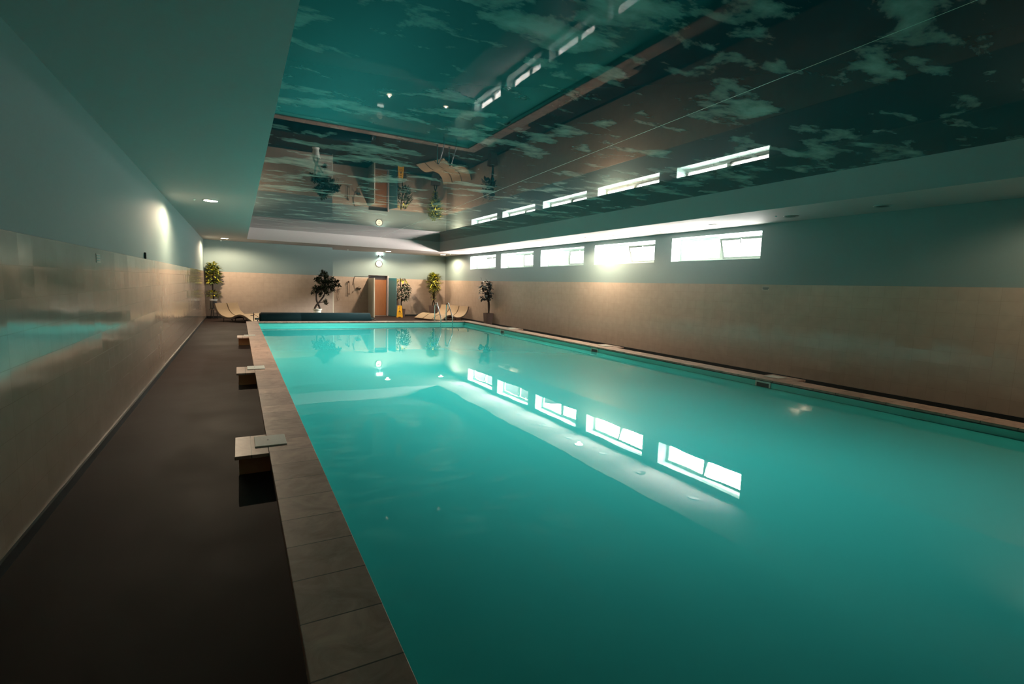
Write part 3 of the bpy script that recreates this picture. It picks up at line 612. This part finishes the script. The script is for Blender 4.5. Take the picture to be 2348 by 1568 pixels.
# ================================================================== plants
def leaf(bm, base, d, length, width, droop, fold=0.25, seg=4, mi=0, up=None):
    d = d.normalized(); side = d.cross(up or Vector((0, 0, 1)))
    if side.length < 1e-3: side = Vector((1, 0, 0))
    side.normalize(); p_ = Vector(base); rows = []; dd = d.copy()
    for i in range(seg+1):
        u = i/seg; w_ = width*0.5*math.sin(PI*min(1, 0.06+0.94*u))**0.8 if i < seg else 0.0
        nn = side.cross(dd).normalized()
        rows.append((bm.verts.new(p_-side*w_+nn*fold*w_), bm.verts.new(p_), bm.verts.new(p_+side*w_+nn*fold*w_)))
        p_ = p_+dd*(length/seg); dd = (dd+Vector((0, 0, -droop/seg))).normalized()
    for a, b in zip(rows, rows[1:]):
        f1 = bm.faces.new((a[0], a[1], b[1], b[0])); f2 = bm.faces.new((a[1], a[2], b[2], b[1])); f1.material_index = f2.material_index = mi
def clamp_bm(bm, fn):
    for v in bm.verts: v.co = Vector(fn(v.co))
def rdir(zlo=-0.4, zhi=0.9):
    a = random.uniform(0, 2*PI); z = random.uniform(zlo, zhi); r = math.sqrt(max(0.02, 1-z*z)); return Vector((r*math.cos(a), r*math.sin(a), z))
m_lf_dark = mat('dark_green_leaf', (0.024, 0.032, 0.016), 0.5, spec=0.25); m_lf_grey = mat('dusty_rubber_leaf', (0.040, 0.043, 0.040), 0.5, spec=0.25)
m_lf_y = mat('yellow_green_leaf', (0.42, 0.40, 0.04), 0.45); m_lf_g = mat('deep_green_leaf', (0.07, 0.10, 0.02), 0.4)
m_trunk = mat('dark_trunk_bark', (0.035, 0.025, 0.018), 0.8); m_soil = mat('dark_soil', (0.02, 0.015, 0.01), 0.9)
m_pot_br = mat('brown_square_planter', (0.13, 0.09, 0.08), 0.5); m_pot_w = mat('white_glazed_pot', (0.66, 0.68, 0.60), 0.3)
def round_pot(t, prof, m, zs):
    MB().lathe(prof, seg=32).build('pot', m, t, smooth=True)
    MB().lathe([(zs[1], zs[0]-0.01), (zs[1], zs[0])], seg=24).build('soil', m_soil, t)

def croton(name, x, y, crown, low, trunk, pot, label, cat, lim=(-9, 9, 9)):
    """leafy bush of yellow-green lance leaves on a bare cane"""
    t = thing(name, (x, y, 0), label, cat, 'yellow-green potted plants')
    mb = MB()
    for (cz, rz_, rr, cnt) in crown+low:
        for _ in range(cnt):
            a = random.uniform(0, 2*PI); h = random.uniform(-1, 1); rad = rr*math.sqrt(max(0.05, 1-h*h))*random.uniform(0.25, 0.62)
            b = (rad*math.cos(a), rad*math.sin(a), cz+h*rz_)
            dr = Vector((math.cos(a), math.sin(a), random.uniform(-0.1, 0.9)+0.3*h))
            leaf(mb.bm, b, dr, rr*random.uniform(0.5, 0.8), 0.072, random.uniform(0.5, 1.3), mi=0 if random.random() < 0.42 else 1, seg=3)
    clamp_bm(mb.bm, lambda c: (lim[0]+(c.x-lim[0])*0.1 if c.x < lim[0] else min(lim[1], c.x), min(lim[2], c.y), c.z))
    mb.build('foliage', [m_lf_y, m_lf_g], t)
    tk = MB()
    for P_, rr in trunk: tk.tube(smooth_pts(P_, 3), rr, 8)
    tk.build('trunk', m_trunk, t, smooth=True)
    pot(t); return t
def pot_l(t):
    MB().lathe([(0.11, 0.40), (0.125, 0.42), (0.13, 0.75), (0.145, 0.77), (0.145, 0.80), (0.12, 0.80), (0.115, 0.76)], seg=32).build('pot', mat('steel_grey_pot', (0.25, 0.28, 0.29), 0.22, metal=0.7), t, smooth=True)
    MB().lathe([(0.113, 0.755), (0.113, 0.765)], seg=24).build('soil', m_soil, t)
    MB().lathe([(0.134, 0.735), (0.1465, 0.765), (0.1475, 0.803), (0.138, 0.808)], seg=32).build('pot_rim', m_white, t, smooth=True)
croton('potted_plant', -0.93, 24.10, [(1.82, 0.36, 0.38, 330), (2.16, 0.14, 0.26, 70)], [(1.0, 0.10, 0.32, 60)],
       [([(0, 0, 0.75), (0.02, 0, 1.0), (-0.01, 0, 1.3), (0.02, 0, 2.0)], 0.028)], pot_l, 'yellow-green leafy plant in a steel-grey pot in the left corner', 'potted plant', (-0.25, 9, 0.36))
t = thing('plant_stand', (-0.93, 24.10, 0), 'low dark round stand carrying the plant pot in the left corner', 'plant stand')
MB().lathe([(0.17, 0.37), (0.175, 0.375), (0.175, 0.398), (0.17, 0.399)], seg=28).build('stand_top', m_shell, t, smooth=True)
for k in range(3):
    a = 2*PI*k/3+0.4; MB().tube([(0.10*math.cos(a), 0.10*math.sin(a), 0.37), (0.15*math.cos(a), 0.15*math.sin(a), 0.0)], 0.014, 8).build('leg', m_black, t, smooth=True)
def pot_r(t):
    mb = MB(); v = []
    for (h, z) in ((0.15, 0.0), (0.20, 0.56), (0.20, 0.60), (0.175, 0.60), (0.17, 0.54)):
        v.append([mb.bm.verts.new(q) for q in ((-h, -h, z), (h, -h, z), (h, h, z), (-h, h, z))])
    for a, b in zip(v, v[1:]):
        for k in range(4): mb.bm.faces.new((a[k], a[(k+1) % 4], b[(k+1) % 4], b[k]))
    mb.bm.faces.new(v[0][::-1]); mb.build('pot', m_pot_br, t); MB().box(-0.172, 0.172, -0.172, 0.172, 0.53, 0.545).build('soil', m_soil, t)
croton('potted_plant', 9.12, 25.35, [(1.84, 0.38, 0.44, 390), (1.44, 0.16, 0.34, 90), (2.08, 0.14, 0.32, 80)], [(1.08, 0.16, 0.20, 60)],
       [([(-0.06, 0, 0.54), (-0.05, 0, 0.75), (0.03, 0, 1.0), (-0.02, 0, 1.8)], 0.03), ([(0.07, 0, 0.54), (0.05, 0, 0.75), (-0.02, 0, 1.0), (0.05, 0, 1.7)], 0.028)], pot_r,
       'yellow-green leafy plant in a square brown planter behind the right loungers', 'potted plant', (-9, 0.8, 0.63))
# ficus with crossed trunks
t = thing('potted_tree', (3.07, 23.7, 0), 'dark leafy ornamental tree with crossed trunks in a white urn pot', 'potted tree')
round_pot(t, [(0.13, 0.0), (0.155, 0.02), (0.15, 0.05), (0.12, 0.10), (0.14, 0.22), (0.155, 0.34), (0.155, 0.38), (0.185, 0.41), (0.20, 0.44), (0.20, 0.465), (0.175, 0.465), (0.165, 0.42)], m_pot_w, (0.43, 0.165))
def rel(P): return [(a-3.07, dy, b) for (a, b), dy in P]
tk = MB()
tk.tube(smooth_pts(rel([((3.18, 0.42), 0.02), ((3.16, 0.55), 0.03), ((3.10, 0.69), 0.03), ((3.04, 0.85), 0.0), ((3.03, 1.08), 0.0), ((3.07, 1.3), 0)]), 4), [0.042]*8+[0.036]*6+[0.03]*7, 10)
tk.tube(smooth_pts(rel([((2.96, 0.42), 0.0), ((2.99, 0.55), 0.0), ((3.09, 0.70), -0.03), ((3.22, 0.85), 0.0), ((3.35, 1.05), 0.0), ((3.40, 1.25), 0), ((3.42, 1.6), 0), ((3.38, 1.95), 0)]), 4), [0.042]*9+[0.036]*8+[0.026]*12, 10)
tk.tube(rel([((3.12, 0.72), 0), ((3.25, 0.76), 0), ((3.42, 0.78), 0)]), [0.02, 0.015, 0.01], 8)
tk.tube(rel([((3.40, 1.3), 0), ((3.6, 1.5), 0), ((3.85, 1.55), 0)]), [0.02, 0.016, 0.008], 8); tk.tube(rel([((3.04, 1.1), 0), ((2.95, 1.25), 0)]), [0.02, 0.01], 8)
tk.build('trunk', m_trunk, t, smooth=True)
blobs = [(3.33, 2.06, .11), (3.45, 1.97, .09), (3.22, 1.90, .09), (3.46, 1.80, .16), (3.14, 1.72, .13), (3.02, 1.75, .07), (3.72, 1.80, .09), (3.86, 1.62, .13), (4.0, 1.52, .07), (3.62, 1.56, .2), (3.36, 1.56, .2), (3.00, 1.32, .15), (3.18, 1.30, .14), (3.40, 1.34, .16), (3.72, 1.34, .12), (3.50, 1.17, .08), (3.43, 0.76, .10), (2.88, 1.15, .06), (3.2, 1.08, .07), (3.93, 1.72, .06)]
mb = MB()
for (bx, bz, br_) in blobs:
    for _ in range(int(120*(br_/0.12)**1.6)):
        q = rdir(-1, 1)*br_*random.uniform(0.3, 1.0); q.y *= 1.2
        leaf(mb.bm, (bx-3.07+q.x, q.y, bz+q.z), (q+rdir(-0.5, 0.8)*0.12).normalized(), random.uniform(0.08, 0.13), random.uniform(0.05, 0.065), 0.6, seg=2)
mb.build('foliage', m_lf_dark, t)
# big-leaved plant behind the yellow sign
t = thing('potted_plant', (7.44, 25.42, 0), 'tall plant with drooping dark leaves behind the yellow warning sign', 'potted plant')
round_pot(t, [(0.13, 0.0), (0.16, 0.38), (0.165, 0.40), (0.145, 0.40), (0.14, 0.36)], m_pot_br, (0.37, 0.14))
MB().tube(smooth_pts([(0, 0, 0.36), (-0.06, 0, 0.7), (-0.02, 0, 1.1), (-0.1, 0, 1.6), (-0.12, 0, 2.0)], 4), 0.026, 8).build('trunk', m_trunk, t, smooth=True)
mb = MB()
for k in range(150):
    z = random.uniform(0.85, 1.95); a = random.uniform(0, 2*PI); sp_ = 0.30*math.sin(PI*min(1, max(0.1, (z-0.65)/1.4)))+0.05
    cx = -0.02 + 0.10*math.sin((z-0.8)*2.2)-0.12*max(0, z-1.5)*2
    b = Vector((cx+sp_*0.6*math.cos(a), sp_*0.5*math.sin(a), z)); d_ = Vector((math.cos(a), math.sin(a), random.uniform(0.0, 0.6)))
    leaf(mb.bm, b, d_, random.uniform(0.20, 0.30), random.uniform(0.08, 0.11), random.uniform(1.4, 2.6), mi=1 if z > 1.72 and random.random() < 0.6 else 0, seg=5)  # yellow on the topmost leaves paints in the lamplight
clamp_bm(mb.bm, lambda c: (c.x if c.z > 2.0 else max(c.x, -0.27), min(c.y, 0.56), c.z))
mb.build('foliage', [m_lf_dark, m_lf_y], t)
# rubber plant by the right wall
t = thing('potted_plant', (9.78, 20.02, 0), 'rubber plant with large grey-green leaves in a tall planter by the right wall', 'potted plant')
mb = MB(); v = []
for (h, z) in ((0.135, 0.0), (0.17, 0.50), (0.17, 0.53), (0.15, 0.53), (0.148, 0.48)):
    v.append([mb.bm.verts.new(q) for q in ((-h, -h, z), (h, -h, z), (h, h, z), (-h, h, z))])
for a, b in zip(v, v[1:]):
    for k in range(4): mb.bm.faces.new((a[k], a[(k+1) % 4], b[(k+1) % 4], b[k]))
mb.bm.faces.new(v[0][::-1]); mb.build('pot', m_pot_br, t); MB().box(-0.15, 0.15, -0.15, 0.15, 0.47, 0.485).build('soil', m_soil, t)
tk = MB(); tk.tube(smooth_pts([(0.02, 0, 0.48), (0.0, 0, 0.8), (-0.03, 0, 1.2), (-0.10, 0, 1.6)], 4), 0.03, 8); tk.tube(smooth_pts([(0.03, 0, 0.5), (0.05, 0, 0.9), (-0.02, 0, 1.3), (0.06, 0, 1.75)], 4), 0.024, 8)
tk.tube(smooth_pts([(-0.02, 0, 1.0), (-0.2, -0.05, 1.3), (-0.3, -0.05, 1.65), (-0.33, 0, 1.9)], 3), 0.013, 6)
tk.build('trunk', m_trunk, t, smooth=True)
mb = MB(); random.seed(21)
for k in range(110):
    z = random.uniform(1.15, 1.92); a = random.uniform(0, 2*PI); s_r = 0.30*math.sin(PI*min(1, (z-0.82)/1.25))
    cx = -0.10
    b = Vector((cx+s_r*0.8*math.cos(a), s_r*0.45*math.sin(a), z)); d_ = Vector((math.cos(a), 0.7*math.sin(a), random.uniform(-0.2, 0.5)))
    L_ = random.uniform(0.18, 0.26)
    if b.x+d_.normalized().x*L_ > 0.19: d_.x = -abs(d_.x)*0.3
    leaf(mb.bm, b, d_, L_, random.uniform(0.12, 0.16), random.uniform(0.8, 2.4), seg=5, fold=0.15)
for (bx, bz, dx, dz) in ((-0.40, 1.98, -0.3, 0.8), (-0.36, 1.85, 0.7, 0.6), (-0.45, 1.70, -1, 0.1), (-0.08, 1.92, -0.3, 0.7), (0.03, 1.85, 0.6, 0.6), (-0.30, 1.78, -0.7, 0.5), (0.02, 1.95, 0.3, -0.5)):
    leaf(mb.bm, (bx, random.uniform(-0.1, 0.1), bz), Vector((dx, 0.1, dz)), 0.15, 0.07, 0.5, seg=4)
clamp_bm(mb.bm, lambda c: (min(c.x, 0.2), c.y, c.z))
mb.build('foliage', m_lf_grey, t)
